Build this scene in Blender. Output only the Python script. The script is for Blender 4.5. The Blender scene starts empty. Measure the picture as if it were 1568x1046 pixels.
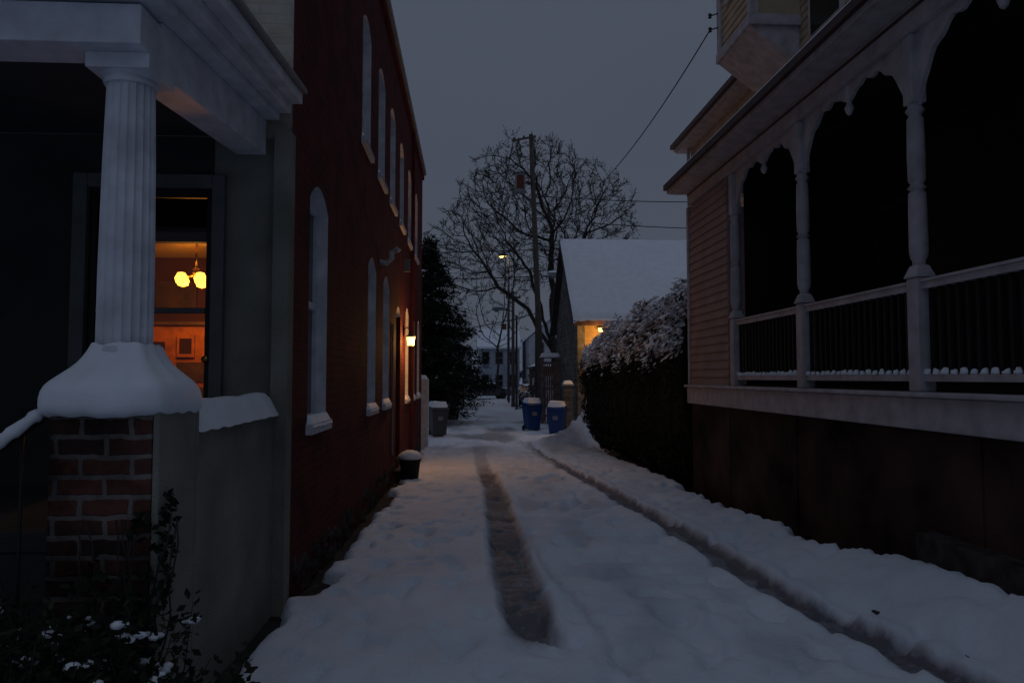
import bpy, math, random
from mathutils import Vector, noise, kdtree, Matrix
H=1.6
rng=random.Random(7)
R=math.radians
def nz(x,y,z=0,s=1.0): return noise.noise(Vector((x*s,y*s,z*s)))
def ss(a,b,x):
    t=max(0,min(1,(x-a)/(b-a))); return t*t*(3-2*t)
# ---------------------------------------------------------------- materials
def newmat(name):
    m=bpy.data.materials.new(name); m.use_nodes=True
    nt=m.node_tree; return m,nt,nt.nodes['Principled BSDF']
def mat(name,c,rough=.7,var=.25,scale=6,bump=.2,bscale=40,metal=0,spec=.3,c2=None):
    m,nt,b=newmat(name); N=nt.nodes; L=nt.links
    tc=N.new('ShaderNodeTexCoord'); n=N.new('ShaderNodeTexNoise'); n.inputs['Scale'].default_value=scale; n.inputs['Detail'].default_value=6
    L.new(tc.outputs['Object'],n.inputs['Vector'])
    r=N.new('ShaderNodeValToRGB'); r.color_ramp.elements[0].position=.3; r.color_ramp.elements[1].position=.7
    r.color_ramp.elements[0].color=tuple(v*(1-var) for v in c)+(1,)
    cc=c2 if c2 else tuple(min(1,v*(1+var)) for v in c)
    r.color_ramp.elements[1].color=tuple(cc)+(1,)
    L.new(n.outputs['Fac'],r.inputs['Fac']); L.new(r.outputs['Color'],b.inputs['Base Color'])
    b.inputs['Roughness'].default_value=rough; b.inputs['Metallic'].default_value=metal
    b.inputs['Specular IOR Level'].default_value=spec
    if bump>0:
        n2=N.new('ShaderNodeTexNoise'); n2.inputs['Scale'].default_value=bscale; n2.inputs['Detail'].default_value=5
        L.new(tc.outputs['Object'],n2.inputs['Vector'])
        bp=N.new('ShaderNodeBump'); bp.inputs['Strength'].default_value=bump; bp.inputs['Distance'].default_value=.02
        L.new(n2.outputs['Fac'],bp.inputs['Height']); L.new(bp.outputs['Normal'],b.inputs['Normal'])
    return m
def brick(name,c1,c2,mortar,w=.22,h=.075,ms=.008,dirt=.5,wob=0):
    m,nt,b=newmat(name); N=nt.nodes; L=nt.links
    tc=N.new('ShaderNodeTexCoord'); sp=N.new('ShaderNodeSeparateXYZ')
    if wob:
        wn=N.new('ShaderNodeTexNoise'); wn.inputs['Scale'].default_value=9; L.new(tc.outputs['Object'],wn.inputs['Vector'])
        vs=N.new('ShaderNodeVectorMath'); vs.operation='MULTIPLY_ADD'; L.new(wn.outputs['Color'],vs.inputs[0]); vs.inputs[1].default_value=(wob,wob,wob); L.new(tc.outputs['Object'],vs.inputs[2]); L.new(vs.outputs[0],sp.inputs[0])
    else: L.new(tc.outputs['Object'],sp.inputs[0])
    ad=N.new('ShaderNodeMath'); ad.operation='ADD'; L.new(sp.outputs[0],ad.inputs[0]); L.new(sp.outputs[1],ad.inputs[1])
    cb=N.new('ShaderNodeCombineXYZ'); L.new(ad.outputs[0],cb.inputs[0]); L.new(sp.outputs[2],cb.inputs[1])
    t=N.new('ShaderNodeTexBrick'); L.new(cb.outputs[0],t.inputs['Vector'])
    t.inputs['Color1'].default_value=c1+(1,); t.inputs['Color2'].default_value=c2+(1,); t.inputs['Mortar'].default_value=mortar+(1,)
    t.inputs['Scale'].default_value=1; t.inputs['Mortar Size'].default_value=ms; t.inputs['Brick Width'].default_value=w; t.inputs['Row Height'].default_value=h
    t.inputs['Mortar Smooth'].default_value=.4
    n=N.new('ShaderNodeTexNoise'); n.inputs['Scale'].default_value=2.3; n.inputs['Detail'].default_value=9; n.inputs['Roughness'].default_value=.65; L.new(tc.outputs['Object'],n.inputs['Vector'])
    r=N.new('ShaderNodeValToRGB'); r.color_ramp.elements[0].position=.38; r.color_ramp.elements[1].position=.62
    r.color_ramp.elements[0].color=(1-dirt,)*3+(1,); r.color_ramp.elements[1].color=(1,1,1,1); L.new(n.outputs['Fac'],r.inputs['Fac'])
    mx=N.new('ShaderNodeMix'); mx.data_type='RGBA'; mx.blend_type='MULTIPLY'; mx.inputs['Factor'].default_value=1
    L.new(t.outputs['Color'],mx.inputs['A']); L.new(r.outputs['Color'],mx.inputs['B']); L.new(mx.outputs['Result'],b.inputs['Base Color'])
    bp=N.new('ShaderNodeBump'); bp.inputs['Strength'].default_value=.7; bp.inputs['Distance'].default_value=.012
    n2=N.new('ShaderNodeTexNoise'); n2.inputs['Scale'].default_value=60; L.new(tc.outputs['Object'],n2.inputs['Vector'])
    sb=N.new('ShaderNodeMath'); sb.operation='MULTIPLY_ADD'; sb.inputs[1].default_value=.5; L.new(n2.outputs['Fac'],sb.inputs[0])
    iv=N.new('ShaderNodeMath'); iv.operation='SUBTRACT'; iv.inputs[0].default_value=1; L.new(t.outputs['Fac'],iv.inputs[1]); L.new(iv.outputs[0],sb.inputs[2])
    L.new(sb.outputs[0],bp.inputs['Height']); L.new(bp.outputs['Normal'],b.inputs['Normal']); b.inputs['Roughness'].default_value=.85
    b.inputs['Specular IOR Level'].default_value=.12
    return m
def emis(name,c,s):
    m,nt,b=newmat(name); b.inputs['Base Color'].default_value=c+(1,); b.inputs['Emission Color'].default_value=c+(1,); b.inputs['Emission Strength'].default_value=s
    return m
SN=mat('snow_cap',(.76,.80,.87),.65,.05,5,.35,14)
RED=brick('red_painted_brick',(.125,.020,.023),(.10,.017,.021),(.07,.016,.019),dirt=.5)
PIER=brick('old_brick',(.17,.065,.05),(.05,.032,.03),(.20,.18,.17),.21,.085,.014,dirt=.8,wob=.03)
PALE=brick('pale_brick',(.46,.43,.36),(.40,.35,.29),(.46,.44,.40),dirt=.5)
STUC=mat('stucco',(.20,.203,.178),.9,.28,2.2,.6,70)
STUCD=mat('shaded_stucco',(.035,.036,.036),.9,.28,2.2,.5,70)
WHITE=mat('white_paint',(.58,.60,.66),.55,.18,7,.15,30)
WHITE2=mat('porch_paint',(.42,.39,.415),.6,.22,6,.15,30)
GREYP=mat('grey_paint',(.20,.205,.22),.6,.2,6,.1,30)
DOORF=mat('door_frame_paint',(.10,.105,.11),.6,.2,6,.1,30)
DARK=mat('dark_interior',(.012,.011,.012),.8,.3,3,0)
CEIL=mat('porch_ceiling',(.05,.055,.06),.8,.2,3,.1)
IRON=mat('black_iron',(.012,.012,.013),.5,.2,10,.1)
SID=mat('pink_siding',(.30,.215,.20),.7,.15,3,.1,50)
TAN=mat('tan_siding',(.44,.35,.24),.75,.15,3,.1,40)
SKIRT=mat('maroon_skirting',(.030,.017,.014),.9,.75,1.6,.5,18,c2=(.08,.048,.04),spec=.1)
GUT=mat('gutter_brown',(.06,.033,.035),.5,.3,4,.05)
WOOD=mat('pole_wood',(.10,.085,.075),.9,.3,8,.4,30)
BARK=mat('bark',(.045,.038,.034),.95,.3,5,.3,30)
SOIL=mat('soil',(.03,.026,.023),.95,.5,9,.6,30)
STONE=mat('field_stone',(.05,.045,.042),.95,.5,8,.5,20,spec=.1)
LEAF=mat('leaf_dark',(.010,.014,.009),.75,.5,8,0,spec=.12)
LEAF2=mat('leaf_mid',(.020,.028,.015),.75,.4,8,0,spec=.12)
NEED=mat('needles',(.016,.026,.018),.85,.5,2,0,spec=.1)
BLUE=mat('bin_blue',(.01,.045,.18),.45,.15,5,.05)
GRYB=mat('bin_grey',(.06,.065,.07),.5,.15,5,.05)
RUB=mat('rubber',(.015,.015,.015),.8,.1,5,0)
GSTONE=brick('garage_stone',(.20,.185,.17),(.13,.12,.115),(.24,.23,.22),.4,.2,.015,wob=.06)
GSID=mat('yellow_siding',(.34,.23,.11),.7,.2,3,.1)
BROWN=mat('brown_board',(.10,.058,.037),.8,.35,5,.3,20)
LATT=mat('weathered_lattice',(.17,.12,.11),.8,.35,5,.3,20)
HOUSE=mat('far_house_blue',(.33,.38,.46),.8,.15,1,0)
HOUSE2=mat('far_house_pale',(.45,.47,.52),.8,.15,1,0)
HBR=brick('far_brick',(.13,.055,.042),(.10,.05,.04),(.14,.12,.11))
ROOFD=mat('dark_roof',(.05,.05,.055),.9,.2,3,0)
CARP=mat('car_paint',(.03,.035,.045),.25,.1,3,0,spec=.5)
PINT=mat('interior_plaster',(.11,.04,.013),.8,.1,2,0)
PCEI=mat('interior_ceiling',(.6,.42,.2),.8,.1,2,0)
PWOOD=mat('orange_wood',(.50,.17,.035),.5,.35,7,.1)
MAR=mat('maroon_wall',(.05,.014,.01),.7,.2,3,0)
BRASS=mat('brass',(.5,.35,.12),.3,.1,5,0,metal=1)
BULB=emis('warm_bulb',(1,.42,.045),4.5)
BULB2=emis('sodium_bulb',(1,.50,.085),9)
def glass(name,dark=.012,rough=.1):
    m,nt,b=newmat(name); b.inputs['Base Color'].default_value=(dark,dark,dark*1.15,1); b.inputs['Roughness'].default_value=rough
    b.inputs['Specular IOR Level'].default_value=.4; return m
GLASS=glass('window_glass')
def clearglass():
    m,nt,b=newmat('door_glass'); N=nt.nodes; L=nt.links
    t=N.new('ShaderNodeBsdfTransparent'); g=N.new('ShaderNodeBsdfGlossy'); g.inputs['Roughness'].default_value=.03
    mx=N.new('ShaderNodeMixShader'); mx.inputs[0].default_value=.05; L.new(t.outputs[0],mx.inputs[1]); L.new(g.outputs[0],mx.inputs[2])
    L.new(mx.outputs[0],N['Material Output'].inputs['Surface']); return m
CGL=clearglass()
def snowground():
    m,nt,b=newmat('snow_ground'); N=nt.nodes; L=nt.links
    tc=N.new('ShaderNodeTexCoord'); at=N.new('ShaderNodeAttribute'); at.attribute_name='slush'
    n=N.new('ShaderNodeTexNoise'); n.inputs['Scale'].default_value=11; n.inputs['Detail'].default_value=8; n.inputs['Roughness'].default_value=.7
    L.new(tc.outputs['Object'],n.inputs['Vector'])
    a=N.new('ShaderNodeMath'); a.operation='MULTIPLY_ADD'; a.inputs[1].default_value=1.3; a.inputs[2].default_value=.4; L.new(n.outputs['Fac'],a.inputs[0])
    f=N.new('ShaderNodeMath'); f.operation='MULTIPLY'; f.use_clamp=True; L.new(a.outputs[0],f.inputs[0]); L.new(at.outputs['Fac'],f.inputs[1])
    n3=N.new('ShaderNodeTexNoise'); n3.inputs['Scale'].default_value=1.3; n3.inputs['Detail'].default_value=6; L.new(tc.outputs['Object'],n3.inputs['Vector'])
    r=N.new('ShaderNodeValToRGB'); r.color_ramp.elements[0].color=(.66,.71,.80,1); r.color_ramp.elements[1].color=(.80,.85,.93,1)
    r.color_ramp.elements[0].position=.3; r.color_ramp.elements[1].position=.7; L.new(n3.outputs['Fac'],r.inputs['Fac'])
    mx=N.new('ShaderNodeMix'); mx.data_type='RGBA'; L.new(f.outputs[0],mx.inputs['Factor']); L.new(r.outputs['Color'],mx.inputs['A']); mx.inputs['B'].default_value=(.15,.14,.155,1)
    L.new(mx.outputs['Result'],b.inputs['Base Color']); b.inputs['Roughness'].default_value=.6; b.inputs['Specular IOR Level'].default_value=.25
    bp=N.new('ShaderNodeBump'); bp.inputs['Strength'].default_value=.8; bp.inputs['Distance'].default_value=.025
    n2=N.new('ShaderNodeTexNoise'); n2.inputs['Scale'].default_value=16; n2.inputs['Detail'].default_value=9; n2.inputs['Roughness'].default_value=.65; L.new(tc.outputs['Object'],n2.inputs['Vector'])
    L.new(n2.outputs['Fac'],bp.inputs['Height']); L.new(bp.outputs['Normal'],b.inputs['Normal'])
    return m
SNG=snowground()
# ---------------------------------------------------------------- mesh builder
def empty(name,loc=(0,0,0)):
    e=bpy.data.objects.new(name,None); bpy.context.collection.objects.link(e); return e
class M:
    def __init__(s): s.v=[]; s.f=[]; s.m=[]; s.mats=[]
    def mi(s,m):
        if m not in s.mats: s.mats.append(m)
        return s.mats.index(m)
    def face(s,pts,m):
        i=len(s.v); s.v+= [tuple(p) for p in pts]; s.f.append(tuple(range(i,i+len(pts)))); s.m.append(s.mi(m))
    def hexa(s,p,m):
        i=len(s.v); s.v+=[tuple(q) for q in p]; k=s.mi(m)
        for f in ((3,2,1,0),(4,5,6,7),(0,1,5,4),(1,2,6,5),(2,3,7,6),(3,0,4,7)):
            s.f.append(tuple(i+j for j in f)); s.m.append(k)
    def box(s,x0,x1,y0,y1,z0,z1,m):
        s.hexa([(x0,y0,z0),(x1,y0,z0),(x1,y1,z0),(x0,y1,z0),(x0,y0,z1),(x1,y0,z1),(x1,y1,z1),(x0,y1,z1)],m)
    def prism(s,pts,d,m):
        i=len(s.v); n=len(pts); k=s.mi(m)
        s.v+=[tuple(p) for p in pts]+[tuple(Vector(p)+Vector(d)) for p in pts]
        s.f.append(tuple(range(i,i+n))); s.f.append(tuple(range(i+2*n-1,i+n-1,-1))); s.m+=[k,k]
        for j in range(n):
            s.f.append((i+j,i+(j+1)%n,i+n+(j+1)%n,i+n+j)); s.m.append(k)
    def tube(s,P,Rr,m,sides=6,caps=True):
        P=[Vector(p) for p in P]; k=s.mi(m); base=len(s.v); n=len(P)
        for i,p in enumerate(P):
            t=(P[min(i+1,n-1)]-P[max(i-1,0)])
            if t.length<1e-6: t=Vector((0,0,1))
            t.normalize(); a=Vector((1,0,0)) if abs(t.x)<.8 else Vector((0,1,0))
            u=t.cross(a).normalized(); w=t.cross(u)
            r=Rr[i] if isinstance(Rr,(list,tuple)) else Rr
            for j in range(sides):
                an=2*math.pi*j/sides; q=p+u*math.cos(an)*r+w*math.sin(an)*r; s.v.append(tuple(q))
        for i in range(n-1):
            for j in range(sides):
                a=base+i*sides+j; b=base+i*sides+(j+1)%sides
                s.f.append((a,b,b+sides,a+sides)); s.m.append(k)
        if caps:
            s.f.append(tuple(base+j for j in range(sides))[::-1]); s.m.append(k)
            s.f.append(tuple(base+(n-1)*sides+j for j in range(sides))); s.m.append(k)
    def lathe(s,prof,cx,cy,m,sides=24,flute=0,nf=20):
        base=len(s.v); k=s.mi(m); n=len(prof)
        for (r,z) in prof:
            for j in range(sides):
                a=2*math.pi*j/sides; rr=r
                if flute and r>0: rr=r-flute*abs(math.sin(a*nf/2))**.6
                s.v.append((cx+rr*math.cos(a),cy+rr*math.sin(a),z))
        for i in range(n-1):
            for j in range(sides):
                a=base+i*sides+j; b=base+i*sides+(j+1)%sides
                s.f.append((a,b,b+sides,a+sides)); s.m.append(k)
        s.f.append(tuple(base+j for j in range(sides))[::-1]); s.m.append(k)
        s.f.append(tuple(base+(n-1)*sides+j for j in range(sides))); s.m.append(k)
    def leaf(s,c,size,m,n=None,asp=.6,r=rng):
        c=Vector(c); d=Vector((r.gauss(0,1),r.gauss(0,1),r.gauss(0,1))).normalized()
        if n is not None: d=(d*.6+Vector(n)).normalized()
        a=d.orthogonal().normalized(); b=d.cross(a); an=r.uniform(0,6.28)
        u=(a*math.cos(an)+b*math.sin(an))*size; w=(b*math.cos(an)-a*math.sin(an))*size*asp
        s.face([c-u,c-w*.9,c+u,c+w*.9],m)
    def blob(s,c,rx,ry,rz,m,seg=7,rings=4,jit=.15,r=rng,full=False):
        base=len(s.v); k=s.mi(m); c=Vector(c); lo=-.45*math.pi if full else 0
        for i in range(rings):
            ph=lo+(math.pi/2-lo)*i/rings
            for j in range(seg):
                a=2*math.pi*j/seg; q=1+r.uniform(-jit,jit)
                s.v.append((c.x+rx*math.cos(a)*math.cos(ph)*q,c.y+ry*math.sin(a)*math.cos(ph)*q,c.z+rz*math.sin(ph)*q))
        s.v.append((c.x,c.y,c.z+rz)); top=len(s.v)-1
        for i in range(rings-1):
            for j in range(seg):
                a=base+i*seg+j; b=base+i*seg+(j+1)%seg
                s.f.append((a,b,b+seg,a+seg)); s.m.append(k)
        for j in range(seg):
            s.f.append((base+(rings-1)*seg+j,base+(rings-1)*seg+(j+1)%seg,top)); s.m.append(k)
        s.f.append(tuple(base+j for j in range(seg))[::-1]); s.m.append(k)
    def build(s,name,parent=None,smooth=False,bevel=0,rotz=None,at=None,bseg=2):
        me=bpy.data.meshes.new(name)
        vs=[(a,b,c+H) for a,b,c in s.v] if at is None else s.v
        me.from_pydata(vs,[],s.f); me.update()
        for m in s.mats: me.materials.append(m)
        me.polygons.foreach_set('material_index',s.m)
        if smooth: me.polygons.foreach_set('use_smooth',[True]*len(s.f))
        o=bpy.data.objects.new(name,me); bpy.context.collection.objects.link(o)
        if at is not None: o.location=(at[0],at[1],at[2]+H)
        if rotz: o.rotation_euler=(0,0,rotz)
        if parent: o.parent=parent
        if bevel:
            bm=o.modifiers.new('bevel','BEVEL'); bm.width=bevel; bm.segments=bseg; bm.limit_method='ANGLE'; bm.angle_limit=R(40)
        return o
def snowslab(mm,x0,x1,y0,y1,z,h,over=.03,step=.08,lump=.25):
    x0-=over;x1+=over;y0-=over;y1+=over
    nx=max(3,int((x1-x0)/step)); ny=max(3,int((y1-y0)/step)); k=mm.mi(SN); base=len(mm.v)
    e=min(.09,(x1-x0)/2,(y1-y0)/2)
    for i in range(nx+1):
        for j in range(ny+1):
            x=x0+(x1-x0)*i/nx; y=y0+(y1-y0)*j/ny
            d=min(x-x0,x1-x,y-y0,y1-y); t=min(1,d/e); hh=h*math.sqrt(max(0,1-(1-t)**2))
            hh*=1+lump*nz(x*3.1,y*3.1,z)
            if d<1e-6: hh=-.025-.03*abs(nz(x*6,y*6,z+3))
            mm.v.append((x,y,z+hh))
    for i in range(nx):
        for j in range(ny):
            a=base+i*(ny+1)+j; mm.f.append((a,a+ny+1,a+ny+2,a+1)); mm.m.append(k)
# ---------------------------------------------------------------- ground
def gbase(x,y):
    return -1.6-.025*max(0,min(17,y-5))
def slush_at(x,y):
    s=0
    lx=.40+.03*math.sin(y*.7)-.012*max(0,y-8)
    fade=ss(4.05,4.7,y+.25*nz(x,0,1,9))*(1-.6*ss(12.5,16,y))*(1-ss(18,23,y))
    w=.165+.02*nz(0,y,5,1.0)-.02*ss(8,14,y)
    e=.02*nz(x,y,2,3)+.018*nz(x,y,2,12)
    s=max(s,fade*(1-ss(w-.045,w+.045,abs(x-lx+e)))*(.92+.25*nz(x,y,9,2)))
    l2=.52+.10*max(0,6.5-y)
    s=max(s,.28*ss(2,4,y)*(1-ss(7,9,y))*(1-ss(.0,.05,abs(x-l2-.08+e))))
    if y<5.15: rx=2.27+.20*(5.15-y)/1.22
    elif y<7.35: rx=2.27-.04*(y-5.15)/2.2
    else: rx=2.23-.27*(y-7.35)/5.95
    fade=(1-.4*ss(13,17,y))*(1-ss(18,23,y))
    w=.13+.02*nz(3,y,5,1.4)
    d=abs(x-rx+e)
    s2=fade*(1-ss(w-.05,w+.05,d))*(.85+.3*nz(x,y,4,2))
    dd=x-rx-.095+e*.6
    s2+=fade*.8*(1-ss(.02,.07,abs(dd)))
    s=max(s,s2)
    return s,lx,rx
def patches(x,y):
    p=0
    if 16<y<40 and -1<x<3.5:
        p=ss(.0,.35,nz(x*.6,y*.35,7))*.65*ss(16,20,y)
    if y>=30: p=max(p,.3+.4*nz(x*.5,y*.12,3))*(1-ss(80,120,y))
    if 3<y<20 and .7<x<2.0: p=max(p,.22*ss(.05,.4,nz(x*2.2,y*1.1,51)))   # trampled middle
    return max(0,p)
xs=[-600,-250,-120,-60,-35,-22,-14,-9,-6,-4.5,-3.5,-2.8,-2.3,-2.0,-1.8];x=-1.7
while x<3.95: xs.append(x); x+=.04
xs+= [4.05,4.2,4.6,5.2,6,7,8.5,11,15,22,35,60,120,250,600]
ys=[-80,-40,-20,-10,-5,-2,0,1,1.8]; y=2.2
while y<14: ys.append(y); y+=.05
while y<36: ys.append(y); y+=.12
while y<900: ys.append(y); y*=1.09
def snowz(x,y):
    b=gbase(x,y)
    z=b+.05+.045*nz(x,y,0,.7)+.024*nz(x,y,1,2.6)+.016*nz(x,y,2,6.5)
    s,lx,rx=slush_at(x,y)
    z-=.055*min(1,s)
    fl=ss(4.15,4.8,y)*(1-ss(12,16,y)); fr=1-ss(12,16,y)
    z+=.022*fl*math.exp(-((abs(x-lx)-.22)/.05)**2)+.035*fr*math.exp(-((abs(x-rx)-.20)/.07)**2)
    if x>rx: z+=ss(rx+.15,3.3,x)*(.05+.26*(1-ss(3.8,9,y)))
    if -1<x<3.2 and y<22:
        z-=.055*ss(.26,.46,nz(x*3.3,y*2.2,11)); z-=.04*ss(.22,.42,nz(x*5.3,y*4.2,31))
        z-=.05*ss(.2,.36,nz(x*4.1,y*2.8,41))*ss(.75,.95,x)*(1-ss(1.6,1.85,x))
    if y<20.5 and x<-.6:
        ed=-1.15+.19*nz(0,y,4,1.3)+.09*nz(0,y,8,5)
        if y<5.3: ed=-1.28+.09*nz(0,y,4,2)+.05*nz(0,y,4,6)
        if y>17: ed-=.1
        z-=.30*(1-ss(ed-.06,ed+.08,x))
    if x>2.6 and y<19.6:
        ed=3.22+.20*nz(0,y,14,1.1)+.11*nz(0,y,18,4)
        if y>11: ed=3.40+.15*nz(0,y,14,1)
        z-=.34*ss(ed-.12,ed+.05,x)*(1-ss(18.6,19.6,y))
    lum=1+.45*nz(x,y,6,1.8)+.28*nz(x,y,6,4.5)+.12*nz(x,y,6,10)
    z+=.85*math.exp(-((x-3.65)/.55)**2-((y-21.2)/1.0)**2)*lum
    z+=.45*math.exp(-((x-3.1)/.45)**2-((y-20.6)/.6)**2)*lum
    z+=.55*math.exp(-((x-3.9)/.6)**2-((y-23.5)/1.1)**2)*lum
    z+=.18*math.exp(-((x-2.3)/.8)**2-((y-20.8)/.6)**2)*lum
    if 18<y<45: z+=.12*max(0,nz(x*1.1,y*.9,21))+.07*nz(x*3,y*2,22)
    return z
me=bpy.data.meshes.new('snow_ground'); V=[];SL=[]
for yy in ys:
    for xx in xs:
        V.append((xx,yy,snowz(xx,yy)+H)); s=slush_at(xx,yy)[0]; s=max(s,patches(xx,yy)); SL.append(max(0,min(1,s)))
nx=len(xs); F=[(j*nx+i,j*nx+i+1,(j+1)*nx+i+1,(j+1)*nx+i) for j in range(len(ys)-1) for i in range(nx-1)]
me.from_pydata(V,[],F); me.update(); at=me.attributes.new('slush','FLOAT','POINT'); at.data.foreach_set('value',SL)
me.polygons.foreach_set('use_smooth',[True]*len(F)); me.materials.append(SNG)
o=bpy.data.objects.new('snow_ground',me); bpy.context.collection.objects.link(o)
g=M(); k=g.mi(SOIL); sx=[-3,-2,-1.6]+[-1.5+.1*i for i in range(52)]+[4,5]; sy=[1+.2*i for i in range(92)]
for yy in sy:
    for xx in sx:
        rise=(.26*(1-ss(3.8,9,yy))*ss(2.4,3.3,xx))
        if -.8<xx<2.55: rise=-.4
        g.v.append((xx,yy,gbase(xx,yy)-.055+rise+.04*nz(xx,yy,3,4)))
n=len(sx)
for j in range(len(sy)-1):
    for i in range(n-1): g.f.append((j*n+i,j*n+i+1,(j+1)*n+i+1,(j+1)*n+i)); g.m.append(k)
g.build('bare_soil',smooth=True)
# ---------------------------------------------------------------- red brick house
rh=empty('red_brick_house')
WX=-1.3; Y0=5.28; Y1=19.8; ZB=-2.3; ZT=5.6
lower=[(5.9,6.65,-.38,1.64),(9.3,10.1,-.41,1.60),(10.95,11.75,-.41,1.58),(14.8,15.5,-.45,1.45),(16.4,17.2,-.45,1.45),(18.1,18.9,-.45,1.45)]
door=[(12.9,13.7,-1.62,1.3)]
upper=[(8.65,9.4,2.9,4.55),(10.2,11.0,2.9,4.55),(11.75,12.55,2.9,4.55),(13.4,14.2,2.9,4.5),(15.2,16.0,2.9,4.5),(17.2,18.0,2.9,4.5)]
holes=lower+door+upper
w=M()
yc=sorted(set([Y0,Y1]+[h[0] for h in holes]+[h[1] for h in holes])); zc=sorted(set([ZB,ZT]+[h[2] for h in holes]+[h[3] for h in holes]))
for a,b in zip(yc,yc[1:]):
    for c,d in zip(zc,zc[1:]):
        my=(a+b)/2; mz=(c+d)/2
        if any(h[0]<my<h[1] and h[2]<mz<h[3] for h in holes): continue
        w.face([(WX,a,c),(WX,b,c),(WX,b,d),(WX,a,d)],RED)
w.face([(WX,Y1,ZB),(-9,Y1,ZB),(-9,Y1,ZT),(WX,Y1,ZT)],RED)
w.face([(-9,Y1,ZB),(-9,Y0,ZB),(-9,Y0,ZT),(-9,Y1,ZT)],RED)
w.build('brick_walls',rh)
t=M()
for h in holes:
    a,b,c,d=h; dep=.09; isd=h in door
    rise=.16; prev=None; nn=10
    for i in range(nn+1):
        u=i/nn; yy=a+(b-a)*u; zz=d-rise*(2*u-1)**2
        if prev:
            t.face([(WX,prev[0],prev[1]),(WX,yy,zz),(WX,yy,d),(WX,prev[0],d)],RED)
            t.face([(WX,prev[0],prev[1]),(WX-dep,prev[0],prev[1]),(WX-dep,yy,zz),(WX,yy,zz)],WHITE)
        prev=(yy,zz)
    t.face([(WX,a,c),(WX-dep,a,c),(WX-dep,a,d-rise),(WX,a,d-rise)],WHITE)
    t.face([(WX,b,c),(WX-dep,b,c),(WX-dep,b,d-rise),(WX,b,d-rise)],RED if isd else WHITE)
    fw=.06
    t.box(WX-dep-.05,WX-dep,a,a+fw,c,d,WHITE); t.box(WX-dep-.05,WX-dep,b-fw,b,c,d,WHITE)
    t.box(WX-dep-.05,WX-dep,a+fw,b-fw,c,c+fw,WHITE); t.box(WX-dep-.05,WX-dep,a+fw,b-fw,d-rise-.02,d,WHITE)
    mz=(c+d)/2; t.box(WX-dep-.045,WX-dep+.004,a+fw,b-fw,mz-.03,mz+.03,WHITE)
    if isd: t.box(WX-dep-.06,WX-dep-.03,a+fw,b-fw,c+fw,mz-.03,BROWN)
    t.face([(WX-dep-.03,a,c),(WX-dep-.03,b,c),(WX-dep-.03,b,d),(WX-dep-.03,a,d)],GLASS)
    if not isd: t.box(WX-dep,WX+.05,a-.05,b+.05,c-.08,c+.003,WHITE)
    else: t.box(WX-.13,WX+.25,a-.1,b+.1,c-.5,c-.02,STONE)
t.build('windows_and_door',rh)
s=M()
for h in lower+upper: snowslab(s,WX-.08,WX+.05,h[0]-.03,h[1]+.03,h[2]+.004,.07,.01,.05)
s.build('sill_snow',rh,smooth=True)
c=M(); c.box(WX-.3,WX+.10,Y0,Y1+.05,ZT,ZT+.10,GREYP); c.box(WX-.3,WX+.05,Y0,Y1+.03,ZT-.14,ZT-.003,RED); c.box(-9,WX-.3,Y0,Y1,ZT-.1,ZT+.05,ROOFD)
snowslab(c,-9,WX+.04,Y0,Y1,ZT+.10,.07,.0,.5)
c.build('cornice_and_roof',rh)
f=M()
for i in range(320):
    yy=rng.uniform(5.4,19.6); zz=gbase(0,yy)+rng.uniform(-.05,.30); r=rng.uniform(.04,.11)
    f.blob((WX-.03,yy,zz-r*.6),r*.6,r*1.3,r*1.2,STONE,7,3,.2)
f.build('stone_foundation',rh)
p=M()
P=[(WX-.02,10.5,1.68),(WX+.10,10.5,1.66),(WX+.17,10.5,1.74),(WX+.17,10.5,1.82),(WX+.25,10.5,1.88),(WX+.28,10.5,1.84)]
p.tube(P,.04,WHITE,8); p.build('vent_pipe',rh,smooth=True)
p=M()
p.tube([(WX+.05,16.0,ZT-.1),(WX+.05,16.0,2.0),(WX+.05,16.0,-1.8)],.035,RED,8)
p.box(WX,WX+.12,14.3,14.35,2.1,2.35,GREYP)
p.tube([(WX+.02,12.2,.9),(WX+.02,12.2,-1.3)],.018,GREYP,6)
p.build('downspout',rh)
fw=M()
DX0,DX1,DZ0,DZ1=-2.72,-1.85,-.75,1.36
fw.face([(-9,Y0,1.75),(WX,Y0,1.75),(WX,Y0,ZT),(-9,Y0,ZT)],PALE)
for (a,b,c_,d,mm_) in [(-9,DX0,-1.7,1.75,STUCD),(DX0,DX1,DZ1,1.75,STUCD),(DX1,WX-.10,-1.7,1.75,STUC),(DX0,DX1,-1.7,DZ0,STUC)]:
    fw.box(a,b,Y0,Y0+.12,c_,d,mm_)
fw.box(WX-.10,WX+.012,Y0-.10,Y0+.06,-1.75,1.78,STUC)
fw.build('front_wall',rh)
pt=M(); pt.box(-1.62,-1.5,Y0-.012,Y0+.01,2.25,2.30,STUCD); pt.box(-1.58,-1.5,Y0-.014,Y0+.01,2.20,2.247,STUCD); pt.build('wall_patch',rh)
dr=M(); y=Y0-.03
dr.box(DX0-.1,DX0,y-.02,Y0+.02,DZ0,DZ1+.1,DOORF); dr.box(DX1,DX1+.09,y-.02,Y0+.02,DZ0,DZ1+.1,DOORF); dr.box(DX0,DX1,y-.02,Y0+.02,DZ1,DZ1+.1,DOORF)
dr.box(DX0,DX0+.05,y+.03,y+.07,DZ0,DZ1,IRON); dr.box(DX1-.05,DX1,y+.03,y+.07,DZ0,DZ1,IRON)
dr.box(DX0+.05,DX1-.05,y+.03,y+.07,DZ1-.06,DZ1,IRON); dr.box(DX0+.05,DX1-.05,y+.03,y+.07,.46,.50,DOORF); dr.box(DX0+.05,DX1-.05,y+.03,y+.07,DZ0,DZ0+.2,IRON)
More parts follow.
